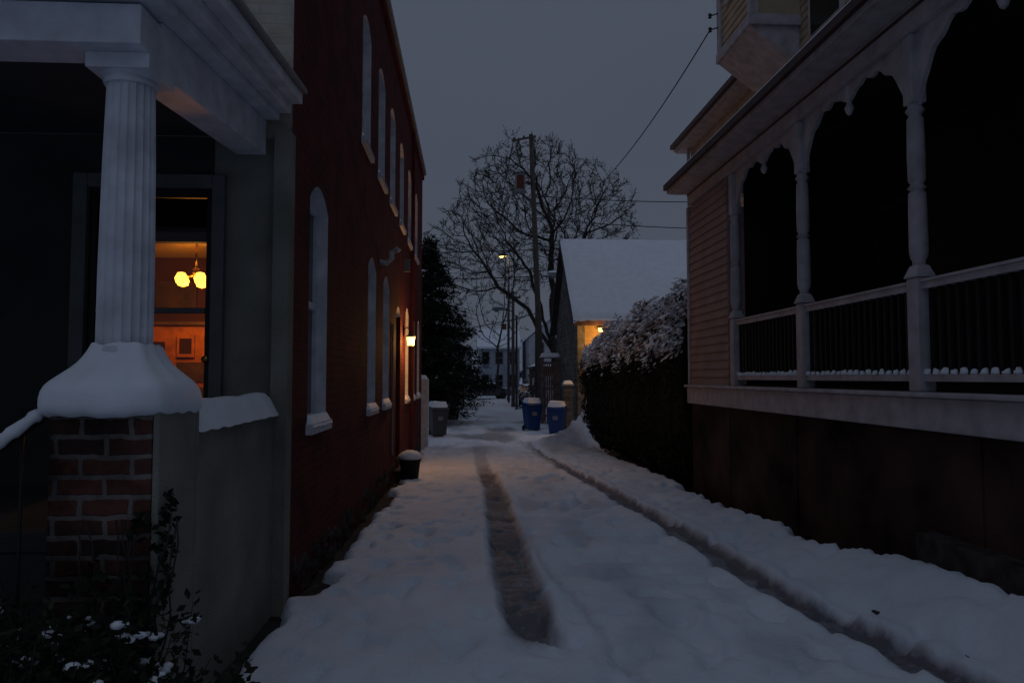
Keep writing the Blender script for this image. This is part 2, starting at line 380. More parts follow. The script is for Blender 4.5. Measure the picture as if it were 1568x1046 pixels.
dr.face([(DX0+.05,y+.05,DZ0),(DX1-.05,y+.05,DZ0),(DX1-.05,y+.05,DZ1),(DX0+.05,y+.05,DZ1)],CGL)
dr.blob((DX1-.03,y+.0,.13),.03,.03,.03,BRASS,8,4,0,full=True)
dr.build('storm_door',rh,bevel=.006)
it=M(); YB=9.2; yi=Y0+.13
it.face([(-6,yi,-.75),(-1.5,yi,-.75),(-1.5,YB,-.75),(-6,YB,-.75)],PWOOD)
it.face([(-6,6.8,1.5),(-1.5,6.8,1.5),(-1.5,YB,1.5),(-6,YB,1.5)],PCEI)
it.face([(-6,yi,1.75),(-1.5,yi,1.75),(-1.5,6.7,1.75),(-6,6.7,1.75)],MAR)
it.face([(-6,YB,-.75),(-1.5,YB,-.75),(-1.5,YB,1.75),(-6,YB,1.75)],PINT)
it.face([(-1.5,yi,-.75),(-1.5,YB,-.75),(-1.5,YB,1.75),(-1.5,yi,1.75)],MAR)
it.face([(-6,yi,-.75),(-6,YB,-.75),(-6,YB,1.75),(-6,yi,1.75)],PINT)
it.box(-6,-1.5,6.7,6.8,1.24,1.75,MAR)
it.box(-4.4,-2.2,8.75,9.1,-.75,.62,PWOOD); it.box(-4.45,-2.15,8.70,9.12,.62,.66,BROWN)
for i in range(5): it.box(-4.3+i*.42,-3.97+i*.42,8.735,8.748,-.05,.18,BROWN); it.box(-4.3+i*.42,-3.97+i*.42,8.735,8.748,-.6,-.12,BROWN)
it.box(-3.45,-3.25,8.715,8.748,.24,.5,PWOOD); it.box(-3.42,-3.28,8.71,8.714,.28,.46,MAR)
it.box(-3.95,-3.6,8.69,8.748,.26,.42,MAR)
it.box(-3.9,-3.4,9.15,9.19,.85,1.2,BROWN)
it.build('hall_interior',rh)
ch=M(); cx,cy=-2.98,8.0
ch.tube([(cx,cy,1.5),(cx,cy,1.2)],.012,BRASS,6); ch.lathe([(.0,1.2),(.05,1.18),(.03,1.1),(.0,1.08)],cx,cy,BRASS,10)
for i in range(5):
    a=i*2*math.pi/5+.3; x_=cx+.17*math.cos(a); y_=cy+.17*math.sin(a)
    ch.tube([(cx,cy,1.13),(cx+.1*math.cos(a),cy+.1*math.sin(a),1.09),(x_,y_,1.12)],.008,BRASS,5)
    ch.lathe([(.0,.99),(.055,1.01),(.07,1.06),(.04,1.12),(0,1.13)],x_,y_,BULB,10)
ch.build('chandelier',rh,smooth=True)
def plight(name,loc,e,col,r=.06,parent=None):
    l=bpy.data.lights.new(name,'POINT'); l.energy=e; l.color=col; l.shadow_soft_size=r
    o=bpy.data.objects.new(name,l); o.location=(loc[0],loc[1],loc[2]+H); bpy.context.collection.objects.link(o)
    if parent: o.parent=parent
plight('chandelier_light',(cx,cy,.88),17,(1,.38,.05),.08,rh)
# porch
po=M(); PE=Y0-.12
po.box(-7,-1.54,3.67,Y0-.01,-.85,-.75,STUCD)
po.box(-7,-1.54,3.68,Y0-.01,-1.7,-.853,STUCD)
def sl(y): return .09*(y-3.2)
def slopebox(x0,x1,y0,y1,z0,z1,m):
    po.hexa([(x0,y0,z0+sl(y0)),(x1,y0,z0+sl(y0)),(x1,y1,z0+sl(y1)),(x0,y1,z0+sl(y1)),(x0,y0,z1+sl(y0)),(x1,y0,z1+sl(y0)),(x1,y1,z1+sl(y1)),(x0,y1,z1+sl(y1))],m)
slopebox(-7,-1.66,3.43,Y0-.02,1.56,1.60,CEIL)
slopebox(-1.66,-1.453,3.425,PE,1.41,1.66,WHITE)
po.box(-7,-1.45,3.19,3.422,1.47,1.648,WHITE)
slopebox(-7,-1.36,3.08,PE,1.663,1.71,WHITE)
slopebox(-7,-1.28,3.0,PE,1.713,1.78,WHITE)
slopebox(-7,-1.20,2.9,PE,1.783,1.86,WHITE)
slopebox(-7,-1.17,2.86,PE+.02,1.863,1.90,GREYP)
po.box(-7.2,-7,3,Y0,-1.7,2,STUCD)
po.build('porch_frame',rh,bevel=.006)
ps=M(); snowslab(ps,-7,-1.22,2.95,Y0-.06,1.95,.12,.0,.12)
for i,v in enumerate(ps.v): ps.v[i]=(v[0],v[1],v[2]-.05+sl(v[1]))
snowslab(ps,-1.72,-1.3,4.85,Y0-.06,2.05,.26,.0,.05); ps.build('porch_roof_snow',rh,smooth=True)
pr=M()
pr.box(-1.79,-1.362,3.2,3.62,-1.7,-.135,PIER)
pr.box(-1.36,-1.33,3.2,3.62,-1.75,-.125,STUC)
pr.box(-1.79,-1.33,3.623,3.66,-1.7,-.125,STUC)
pr.box(-1.52,-1.37,3.663,Y0-.105,-1.7,-.24,STUC)
pr.build('porch_pier_and_wall',rh,bevel=.008)
cap=M()
lev=[(.235,-.17),(.268,-.155),(.275,-.12),(.272,-.05),(.25,-.02),(.205,.02),(.16,.06),(.13,.115),(.118,.15)]
seg=48; kk=cap.mi(SN); cxp,cyp=-1.575,3.42
for (r,z) in lev:
    for j in range(seg):
        a=2*math.pi*j/seg; q=r/max(abs(math.cos(a)),abs(math.sin(a)))**(.93)
        q=min(q,r*1.32)*(1+.05*nz(math.cos(a)*2,math.sin(a)*2,z*6))
        cap.v.append((cxp+q*math.cos(a),cyp+q*math.sin(a),z+.025*nz(math.cos(a)*3,math.sin(a)*3,z)))
for i in range(len(lev)-1):
    for j in range(seg):
        a=i*seg+j; b=i*seg+(j+1)%seg; cap.f.append((a,b,b+seg,a+seg)); cap.m.append(kk)
snowslab(cap,-1.53,-1.35,3.68,Y0-.11,-.237,.13,.02,.05)
o=cap.build('pier_and_wall_snow',rh,smooth=True); sm=o.modifiers.new('s','SUBSURF'); sm.levels=1; sm.render_levels=1
co=M(); X,Y=-1.59,3.42
co.lathe([(.135,.06),(.135,.12),(.125,.14)],X,Y,WHITE,32)
co.lathe([(.120,.13),(.119,.5),(.112,1.0),(.103,1.36)],X,Y,WHITE,120,flute=.010,nf=20)
co.lathe([(.112,1.355),(.118,1.37),(.112,1.385),(.13,1.40)],X,Y,WHITE,32)
co.box(X-.14,X+.14,Y-.14,Y+.14,1.40,1.468,WHITE)
co.build('fluted_column',rh)
sr=M()
sr.tube([(-1.86,3.25,-.18),(-1.90,2.7,-.40),(-1.95,1.9,-.75)],.022,IRON,8)
for i in range(9):
    yy=3.15-i*.14; zz=-.22-i*.058; sr.tube([(-1.87-.01*i,yy,zz),(-1.87-.01*i,yy,-1.6)],.008,IRON,5)
P=[];Q=[]
for i in range(50):
    u=i/49; P.append((-1.86-.08*u,3.24-1.3*u,-.158-.555*u)); Q.append(.026+.010*nz(u*30,0,0))
sr.tube(P,Q,SN,8)
sr.build('stair_railing',smooth=True)
iv=M()
for i in range(700):
    yy=rng.uniform(3.2,3.55); zz=rng.uniform(-1.6,-.5)
    if rng.random()<.65: pos=(rng.uniform(-1.60,-1.30),3.17+rng.uniform(-.03,.02),zz)
    else: pos=(-1.315+rng.uniform(-.01,.03),yy if zz<-1 else rng.uniform(3.2,3.3),zz)
    if nz(pos[0]*5,pos[1]*4,zz*4)>-.02: iv.leaf(pos,.016+rng.random()*.014,LEAF if rng.random()<.7 else LEAF2)
for k_ in range(9):
    x_=-1.33+rng.uniform(-.25,.02); P=[(x_,3.16,-1.6)]
    for j in range(10): P.append((P[-1][0]+rng.uniform(-.03,.035),3.16+rng.uniform(-.01,.01),P[-1][2]+.1))
    iv.tube(P,.004,BARK,4)
iv.build('climbing_ivy')
bu=M(); bs=M()
for i in range(430):
    b0=Vector((rng.uniform(-2.15,-1.10),rng.uniform(2.5,3.12),-1.6)); hh=rng.uniform(.40,.80)*(1-.42*ss(-1.45,-1.08,b0.x))
    tip=b0+Vector((rng.gauss(.02,.13),rng.gauss(-.02,.09),hh))
    mid=(b0+tip)/2+Vector((rng.gauss(0,.05),rng.gauss(0,.05),.06)); bu.tube([b0,mid,tip],[.005,.003,.0015],BARK,4,False)
    for j in range(28):
        u=rng.random()**.6; p_=(b0.lerp(mid,u*2) if u<.5 else mid.lerp(tip,u*2-1))+Vector((rng.gauss(0,.03),rng.gauss(0,.03),rng.gauss(0,.03)))
        bu.leaf(p_,rng.uniform(.014,.030),LEAF if rng.random()<.6 else LEAF2,(0,-.3,.8))
    if rng.random()<.42:
        u=rng.uniform(.4,1); c_=mid.lerp(tip,u*2-1 if u>.5 else 0)
        for q in range(rng.randint(2,6)):
            sz=rng.uniform(.008,.022); p_=c_+Vector((rng.gauss(0,.020),rng.gauss(0,.020),rng.gauss(0,.008)))
            bs.blob(p_,sz*1.4,sz*1.2,sz*.7,SN,8,5,.12,full=True)
        for q in range(8): bu.leaf(c_+Vector((rng.gauss(0,.025),rng.gauss(-.01,.025),rng.gauss(.01,.015))),rng.uniform(.012,.022),LEAF,None)
o1=bu.build('snowy_shrub'); bs.build('snow_clumps',o1,smooth=True)
wl=M(); lx,ly,lz=-1.15,14.3,.72
wl.tube([(WX,ly,lz+.22),(-1.22,ly,lz+.27),(lx,ly,lz+.2),(lx,ly,lz+.13)],.012,IRON,6)
wl.lathe([(.02,lz+.15),(.10,lz+.09),(.095,lz+.075)],lx,ly,IRON,6); wl.lathe([(.06,lz-.09),(.08,lz+.075)],lx,ly,BULB2,6); wl.lathe([(.02,lz-.13),(.065,lz-.09)],lx,ly,IRON,6)
wl.box(WX,WX+.02,ly-.05,ly+.05,lz+.1,lz+.3,IRON)
wl.build('wall_lantern',rh)
plight('lantern_light',(lx+.16,ly,lz-.03),45,(1,.45,.12),.06,rh)
pb=M(); pb.lathe([(.14,0),(.18,.34),(.195,.34),(.195,.38),(.17,.38)],0,0,RUB,20); pb.blob((0,0,.38),.21,.21,.15,SN,16,5,.06); pb.build('planter_bucket',at=(-1.02,12.7,gbase(0,12.7)),smooth=True)
# ---------------------------------------------------------------- right porch house
ph=empty('porch_house')
RX=3.4
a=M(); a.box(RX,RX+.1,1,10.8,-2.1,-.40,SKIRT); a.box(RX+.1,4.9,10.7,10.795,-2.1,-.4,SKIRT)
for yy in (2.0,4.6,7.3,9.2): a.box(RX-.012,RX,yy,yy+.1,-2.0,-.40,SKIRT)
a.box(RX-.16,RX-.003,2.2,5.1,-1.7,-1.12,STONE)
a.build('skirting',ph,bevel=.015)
a=M(); a.box(RX-.06,4.9,1,10.86,-.39,-.15,WHITE2); a.box(RX-.10,4.9,1,10.90,-.147,-.11,WHITE2)
a.build('porch_floor_band',ph,bevel=.01)
a=M()
z=-.107; st=.115
while z<2.6:
    z2=min(z+st,2.62)
    a.hexa([(RX-.022,9.2,z),(RX+.1,9.2,z),(RX+.1,10.8,z),(RX-.022,10.8,z),(RX-.004,9.2,z2),(RX+.1,9.2,z2),(RX+.1,10.8,z2),(RX-.004,10.8,z2)],SID)
    a.hexa([(RX+.1,10.7,z),(4.9,10.7,z),(4.9,10.822,z),(RX+.1,10.822,z),(RX+.1,10.7,z2),(4.9,10.7,z2),(4.9,10.804,z2),(RX+.1,10.804,z2)],SID)
    z=z2
a.box(RX-.035,RX+.05,10.80,10.88,-.107,2.62,WHITE2)
a.build('clapboard_siding',ph)
a=M()
cols=[9.1,7.2,5.3,3.4,1.5]; cxp=RX+.06
for cy_ in cols:
    a.box(cxp-.068,cxp+.068,cy_-.068,cy_+.068,-.107,.76,WHITE2)
    a.hexa([(cxp-.085,cy_-.085,.763),(cxp+.085,cy_-.085,.763),(cxp+.085,cy_+.085,.763),(cxp-.085,cy_+.085,.763),(cxp-.05,cy_-.05,.86),(cxp+.05,cy_-.05,.86),(cxp+.05,cy_+.05,.86),(cxp-.05,cy_+.05,.86)],WHITE2)
    a.box(cxp-.06,cxp+.06,cy_-.06,cy_+.06,2.12,2.66,WHITE2)
a.build('column_posts',ph,bevel=.01)
a=M()
for cy_ in cols:
    a.lathe([(.05,.85),(.045,.89),(.060,.92),(.068,.97),(.066,1.3),(.062,1.42),(.045,1.44),(.068,1.46),(.045,1.49),(.062,1.52),(.065,1.7),(.060,2.0),(.045,2.03),(.07,2.07),(.048,2.10),(.058,2.13)],cxp,cy_,WHITE2,20)
a.build('turned_columns',ph,smooth=True)
a=M()
for c1,c0 in zip(cols,cols[1:]):
    hw=(c1-c0)/2; mid=(c1+c0)/2; N_=44; pv=None
    for i in range(N_+1):
        yy=c0+.055+(c1-c0-.11)*i/N_; d=abs(yy-mid); u=d/(hw-.055)
        zz=2.60-.50*max(0,(u-.28)/.72)**3.0-(.09*math.exp(-((u-.0)/.13)**2))+.022*math.sin(u*26)*(.2<u<.85)
        if pv: a.prism([(cxp-.018,pv[0],pv[1]),(cxp-.018,yy,zz),(cxp-.018,yy,2.66),(cxp-.018,pv[0],2.66)],(.036,0,0),WHITE2)
        pv=(yy,zz)
    a.lathe([(.0,2.38),(.025,2.40),(.042,2.45),(.02,2.50),(.038,2.54),(.038,2.66)],cxp,mid,WHITE2,12)
a.build('arched_fretwork',ph)
a=M()
a.box(cxp-.035,cxp+.035,1,9.15,.67,.72,WHITE2); a.box(cxp-.05,cxp+.05,1,9.15,.722,.742,WHITE2)
a.box(cxp-.035,cxp+.035,1,9.15,-.03,.02,WHITE2)
yy=1.05
while yy<9.05:
    a.box(cxp-.012,cxp+.012,yy,yy+.03,.02,.67,DARK); yy+=.10
a.build('porch_railing',ph)
a=M()
yy=1.1
while yy<9.0:
    q=rng.uniform(.8,1.2); a.blob((cxp-.012,yy+.015,.021),.03,.038*q,.045*q,SN,7,4,.2); yy+=.10
a.build('railing_snow',ph,smooth=True)
a=M()
a.box(RX-.02,RX+.14,1,10.85,2.663,2.86,WHITE2)
a.box(RX-.03,RX-.02,1,10.86,2.80,2.83,GUT)
a.box(3.14,RX+.14,1,11.0,2.863,2.90,WHITE2)
a.box(3.10,3.14,1,11.02,2.875,2.98,WHITE2)
a.box(3.05,3.10,1,11.04,2.93,3.02,GUT)
a.hexa([(3.08,1,2.99),(4.9,1,3.5),(4.9,11.02,3.5),(3.08,11.02,2.99),(3.08,1,3.04),(4.9,1,3.56),(4.9,11.02,3.56),(3.08,11.02,3.04)],ROOFD)
a.prism([(3.15,10.98,2.903),(4.9,10.98,2.903),(4.9,10.98,3.48),(3.15,10.98,2.99)],(0,.03,0),WHITE2)
a.build('porch_eave_and_roof',ph,bevel=.006)
a=M(); a.hexa([(3.09,1,3.045),(4.88,1,3.563),(4.88,11.0,3.563),(3.09,11.0,3.045),(3.12,1.02,3.10),(4.88,1.02,3.66),(4.88,10.98,3.66),(3.12,10.98,3.10)],SN); a.build('porch_roof_snow',ph,bevel=.02)
a=M()
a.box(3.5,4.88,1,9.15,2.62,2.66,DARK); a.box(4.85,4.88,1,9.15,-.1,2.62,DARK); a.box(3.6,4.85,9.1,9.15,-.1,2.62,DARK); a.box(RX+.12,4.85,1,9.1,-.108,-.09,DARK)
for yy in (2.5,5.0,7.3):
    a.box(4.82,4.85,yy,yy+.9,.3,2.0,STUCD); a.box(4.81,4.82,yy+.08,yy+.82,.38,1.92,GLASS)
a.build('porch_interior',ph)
def sidingwall(mm,x,y0,y1,z0,z1,m,st=.13):
    z=z0
    while z<z1-.001:
        z2=min(z+st,z1); mm.hexa([(x-.02,y0,z),(x+.1,y0,z),(x+.1,y1,z),(x-.02,y1,z),(x-.003,y0,z2),(x+.1,y0,z2),(x+.1,y1,z2),(x-.003,y1,z2)],m); z=z2
WXX=5.15
a=M(); sidingwall(a,WXX,12,16.2,2.9,5.3,TAN); sidingwall(a,WXX,10.8,16.2,-2,2.9,TAN); a.box(WXX+.03,12,16.2,16.3,-2,5.3,TAN)
a.box(4.87,12,11.5,16.5,5.28,5.34,WHITE2); a.box(4.82,4.88,11.5,16.5,5.31,5.44,WHITE2); a.box(4.74,4.82,11.5,16.52,5.37,5.47,GUT)
a.hexa([(4.82,11.5,5.43),(9,11.5,7.4),(9,16.5,7.4),(4.82,16.5,5.43),(4.82,11.5,5.48),(9,11.5,7.5),(9,16.5,7.5),(4.82,16.5,5.48)],ROOFD)
a.hexa([(4.84,11.5,5.483),(9,11.5,7.503),(9,16.48,7.503),(4.84,16.48,5.483),(4.86,11.5,5.58),(9,11.5,7.62),(9,16.45,7.62),(4.86,16.45,5.58)],SN)
a.tube([(5.05,16.1,5.3),(5.05,16.1,-1.8)],.04,WHITE2,8)
a.build('rear_wing',ph)
a=M(); sidingwall(a,WXX,1,12.0,2.9,10,TAN)
sidingwall(a,4.38,10.7,12.0,5.62,10,TAN); a.box(4.30,WXX-.02,10.6,12.08,5.46,5.62,WHITE2); a.box(4.40,10,11.98,12.08,5.62,10,TAN); a.box(4.40,WXX-.02,10.63,10.70,5.62,10,TAN)
a.box(4.33,4.45,11.93,12.10,5.62,10,WHITE2); a.box(4.33,4.45,10.60,10.74,5.62,10,WHITE2)
a.box(4.33,4.355,11.0,11.7,6.3,8.0,WHITE2); a.box(4.32,4.33,11.08,11.62,6.38,7.92,GLASS)
a.prism([(WXX-.02,12.06,5.455),(4.34,12.06,5.455),(WXX-.02,12.06,4.85)],(0,-1.4,0),WHITE2)
for yy in (9.4,7.3,4.9,2.8):
    a.box(WXX-.06,WXX-.02,yy-.09,yy+.89,5.0,6.8,WHITE2); a.box(WXX-.075,WXX-.06,yy,yy+.8,5.1,6.7,GLASS); a.box(WXX-.085,WXX-.075,yy,yy+.8,5.88,5.93,WHITE2); a.box(WXX-.12,WXX-.02,yy-.12,yy+.92,4.93,5.0,WHITE2)
a.build('upper_bay',ph)
ins=M()
for dz in (0,.25):
    ins.tube([(4.36,12.0,6.1+dz),(4.22,12.13,6.1+dz)],.012,IRON,5); ins.lathe([(.0,6.05+dz),(.035,6.07+dz),(.02,6.1+dz),(.035,6.13+dz),(0,6.16+dz)],4.22,12.13,IRON,8)
ins.build('wire_insulator',ph)
# ---------------------------------------------------------------- hedge
hd=M(); hr=random.Random(3)
def hp(y,a_,off=0):
    u=(y-11.1)/8.5
    top=1.50-.45*u+.16*nz(0,y,1,1.0); zc=-.55; rz=top-zc
    rx=.80+.20*u; xc=4.05-.10*u
    ends=math.sqrt(max(.02,1-max(0,(u-.90)/.115)**2)); rx*=.4+.6*ends; rz*=.62+.38*ends
    c_,s_=math.cos(a_),math.sin(a_); n_=2.8
    X=xc+rx*abs(c_)**(2/n_)*(1 if c_>0 else -1); Z=zc+rz*abs(s_)**(2/n_)*(1 if s_>0 else -1)
    k_=1+.17*nz(X*1.3,y*1.3,Z*1.3)+.09*nz(X*4,y*4,Z*4)+off
    if s_<0: k_*=1-.34*(-s_)
    return Vector((xc+(X-xc)*k_,y,zc+(Z-zc)*k_))
kk=hd.mi(LEAF); b0=len(hd.v); ny=60; na=28
for i in range(ny+1):
    y=11.1+8.5*i/ny
    for j in range(na): hd.v.append(tuple(hp(y,2*math.pi*j/na,-.10)))
for i in range(ny):
    for j in range(na):
        a_=b0+i*na+j; b_=b0+i*na+(j+1)%na; hd.f.append((a_,b_,b_+na,a_+na)); hd.m.append(kk)
hd.f.append(tuple(b0+j for j in range(na))); hd.m.append(kk)
for i in range(34000):
    y=hr.uniform(11.1,19.65); an=hr.uniform(R(20),R(260)); p_=hp(y,an,hr.uniform(-.10,.07))
    if p_.z<gbase(0,y): continue
    nzv=math.sin(an); outward=Vector((math.cos(an),0,math.sin(an)))
    hrel=(p_.z+.15)/1.2+.25*nz(p_.x*3.5,y*3.5,p_.z*3.5)
    pr_=ss(.12,.62,hrel)*ss(-.15,.4,nzv)
    clump=nz(p_.x*6,y*6,p_.z*6)
    if hr.random()<pr_*.95 and clump>-.32+.35*(1-pr_):
        hd.leaf(p_+Vector((0,0,.03)),hr.uniform(.035,.075),SN,(outward.x*.7,0,1),.8,hr)
    else: hd.leaf(p_,hr.uniform(.03,.055),LEAF if hr.random()<.8 else LEAF2,outward,.6,hr)
for i in range(260):
    y=hr.uniform(11.2,19.2); an=hr.uniform(R(50),R(160)); p_=hp(y,an); q_=p_+Vector((hr.gauss(-.02,.05),hr.gauss(0,.05),hr.uniform(.08,.22)))
    hd.tube([p_,q_],[.006,.003],BARK,3,False)
    for _ in range(5): hd.leaf(p_.lerp(q_,hr.random()),.03,LEAF if hr.random()<.6 else SN,None,.6,hr)
hd.build('snowy_hedge')
# ---------------------------------------------------------------- garage
ga=empty('garage'); g=M(); GX=3.8; GY=25.0
def gablewall(x,th,m):
    g.prism([(x,GY,-2.3),(x,31,-2.3),(x,31,2.2),(x,28,5.15),(x,GY,2.2)],(th,0,0),m)
gablewall(GX,.25,GSTONE); gablewall(9.6,.25,GSTONE)
g.box(GX+.25,9.6,GY+.03,GY+.15,-2.3,2.2,GSID)
g.box(GX+.25,9.6,30.85,30.97,-2.3,2.2,GSID)
z=-2.0
while z<2.1: g.hexa([(4.06,GY+.005,z),(9.6,GY+.005,z),(9.6,GY+.03,z),(4.06,GY+.03,z),(4.06,GY+.022,z+.14),(9.6,GY+.022,z+.14),(9.6,GY+.03,z+.14),(4.06,GY+.03,z+.14)],GSID); z+=.15
g.build('walls',ga)
g=M(); g.box(4.15,5.15,GY-.04,GY+.0,-2.0,.35,BROWN); g.box(4.08,4.15,GY-.06,GY+.0,-2.0,.43,WHITE2); g.box(5.15,5.22,GY-.06,GY,-2.0,.43,WHITE2); g.box(4.15,5.15,GY-.06,GY,.353,.43,WHITE2)
for zz in (-1.7,-.6): g.box(4.27,4.6,GY-.055,GY-.04,zz,zz+.75,PWOOD); g.box(4.7,5.03,GY-.055,GY-.04,zz,zz+.75,PWOOD)
g.build('door',ga)
g=M()
g.hexa([(3.6,24.55,1.85),(9.95,24.55,1.85),(9.95,28,5.2),(3.6,28,5.2),(3.6,24.5,1.93),(9.95,24.5,1.93),(9.95,28,5.3),(3.6,28,5.3)],ROOFD)
g.hexa([(3.6,28,5.2),(9.95,28,5.2),(9.95,31.4,1.85),(3.6,31.4,1.85),(3.6,28,5.3),(9.95,28,5.3),(9.95,31.5,1.93),(3.6,31.5,1.93)],ROOFD)
g.box(3.6,9.95,24.46,24.5,1.78,1.95,GUT); g.box(3.65,9.9,24.5,25.0,1.84,1.86,GSID)
g.prism([(3.56,24.5,1.75),(3.56,28,5.13),(3.56,28,5.33),(3.56,24.5,1.95)],(.04,0,0),ROOFD)
g.prism([(3.56,31.5,1.75),(3.56,28,5.13),(3.56,28,5.33),(3.56,31.5,1.95)],(.04,0,0),ROOFD)
g.build('roof',ga)
g=M(); k=g.mi(SN); nx_,ny_=50,30
for i in range(nx_+1):
    for j in range(ny_+1):
        u=j/ny_; x_=3.58+6.4*i/nx_; y_=24.44+3.56*u; z_=1.95+3.40*u+.12+.04*nz(x_*1.2,y_*1.2,0)+.02*nz(x_*5,y_*5,0)
        if j==0: z_-=.13+.06*nz(x_*3,0,0)
        if i in(0,nx_): z_-=.12
        g.v.append((x_,y_,z_))
for i in range(nx_):
    for j in range(ny_): a_=i*(ny_+1)+j; g.f.append((a_,a_+ny_+1,a_+ny_+2,a_+1)); g.m.append(k)
g.hexa([(3.6,28,5.3),(9.95,28,5.3),(9.95,31.5,1.95),(3.6,31.5,1.95),(3.6,28,5.47),(9.95,28,5.47),(9.95,31.5,2.1),(3.6,31.5,2.1)],SN)
g.build('roof_snow',ga,smooth=True)
g=M(); g.lathe([(.03,1.80),(.1,1.76),(.1,1.70)],4.55,24.62,IRON,12); g.lathe([(.0,1.56),(.07,1.60),(.085,1.70)],4.55,24.62,BULB2,12)
g.tube([(5.05,24.98,1.65),(5.05,24.7,1.72)],.03,WHITE,6); g.lathe([(0,1.62),(.1,1.66),(.1,1.74),(0,1.78)],5.05,24.62,WHITE,10)
g.build('lamp',ga); plight('garage_light',(4.5,24.2,1.45),48,(1,.50,.13),.08,ga)
sh=M()
for x_ in (3.0,3.66): sh.box(x_-.06,x_+.06,29.24,29.36,-2.2,.78,LATT)
sh.box(2.9,3.75,29.2,29.4,.78,.86,GREYP); snowslab(sh,2.9,3.75,29.2,29.4,.86,.14,.02,.1)
for i in range(6): sh.box(3.08+i*.09,3.14+i*.09,29.28,29.31,-2.1,.6,LATT)
for zz in (-1.6,-.5,.55): sh.box(3.06,3.6,29.312,29.34,zz,zz+.09,LATT)
sh.build('garden_gate')
st=M(); st.box(3.3,3.62,24.9,25.25,-2.3,-.3,GSTONE); st.box(3.26,3.66,24.86,25.29,-.3,-.23,GREYP); snowslab(st,3.26,3.66,24.86,25.29,-.23,.12,.0,.08); st.build('stone_gate_post',bevel=.01)
# ---------------------------------------------------------------- bins
def bin_(x,y,rot,m,hgt=1.05):
    b=M()
    b.hexa([(-.22,-.26,.06),(.22,-.26,.06),(.22,.24,.06),(-.22,.24,.06),(-.29,-.34,hgt*.9),(.29,-.34,hgt*.9),(.29,.34,hgt*.9),(-.29,.34,hgt*.9)],m)
    b.hexa([(-.31,-.38,hgt*.9+.003),(.31,-.38,hgt*.9+.003),(.31,.37,hgt*.9+.003),(-.31,.37,hgt*.9+.003),(-.27,-.33,hgt),(.27,-.33,hgt),(.27,.34,hgt+.02),(-.27,.34,hgt+.02)],m)
    b.tube([(-.25,.42,hgt*.92),(.25,.42,hgt*.92)],.02,m,6)
    for sx_ in (-.25,.25): b.tube([(sx_-.03,.26,.1),(sx_+.03,.26,.1)],.1,RUB,12); b.box(sx_-.02,sx_+.02,.3,.42,hgt*.88,hgt*.93,m)
    b.box(-.09,.09,-.325,-.30,hgt*.55,hgt*.68,GREYP)
    snowslab(b,-.28,.28,-.34,.33,hgt+.01,.17,.0,.07)
    b.build('recycling_bin' if m is BLUE else 'trash_bin',at=(x,y,gbase(x,y)+.04),rotz=rot,bevel=.012)
bin_(2.35,26.8,R(14),BLUE); bin_(3.02,24.6,R(-18),BLUE,1.0); bin_(-1.05,24.5,R(20),GRYB,1.0)
# ---------------------------------------------------------------- far left bits
e=M(); e.box(-2.6,-1.20,20.6,20.8,-2.2,-.15,WHITE); e.box(-1.40,-1.15,20.55,20.85,-2.2,-.05,WHITE); snowslab(e,-2.6,-1.15,20.55,20.85,-.05,.12,.0,.08); e.build('white_garden_wall')
e=M(); x_=-1.9
while x_<-.55: e.box(x_,x_+.13,34,34.03,-2.1,-.35-.02*rng.random(),BROWN); x_+=.14
for x_ in(-1.95,-1.25,-.55): e.box(x_-.06,x_+.06,33.96,34.1,-2.1,-.2,BROWN); e.blob((x_,34.03,-.2),.09,.09,.08,SN)
e.box(-1.9,-.5,33.98,34.06,-.345,-.30,SN); e.build('wooden_fence')
# evergreen
pn=M(); pr_=random.Random(11); px,py=-1.75,31.0
pn.tube([(px,py,-2.1),(px,py,1),(px,py,5.4)],[.22,.14,.02],BARK,8)
for i in range(330):
    t_=pr_.random()**.85; z=-1.5+7.2*t_; L_=(3.0*(1-t_)**.66)*pr_.uniform(.6,1.15)*(.8+.3*ss(-1.5,0,z)); an=pr_.uniform(0,6.28)
    d=Vector((math.cos(an),math.sin(an),0)); P=[]
    for j in range(7):
        u=j/6; P.append(Vector((px,py,z))+d*L_*u+Vector((0,0,.28*u-.75*u*u*min(1,L_/1.5)+(.25*u**4))))
    pn.tube(P,[.03*(1-j/7)+.004 for j in range(7)],BARK,4,False)
    n_=int(30+80*L_/2.5)
    for q in range(n_):
        u=pr_.uniform(.15,1); j=min(5,int(u*6)); p_=P[j].lerp(P[j+1],u*6-j)
        p_=p_+Vector((pr_.gauss(0,.13),pr_.gauss(0,.13),pr_.gauss(-.06,.10)))
        pn.leaf(p_,pr_.uniform(.08,.17),NEED,(0,0,.6),.26,pr_)
        if pr_.random()<.03: pn.leaf(p_+Vector((0,0,.06)),pr_.uniform(.04,.09),SN,(0,0,1.6),.7,pr_)
pn.build('evergreen_tree')
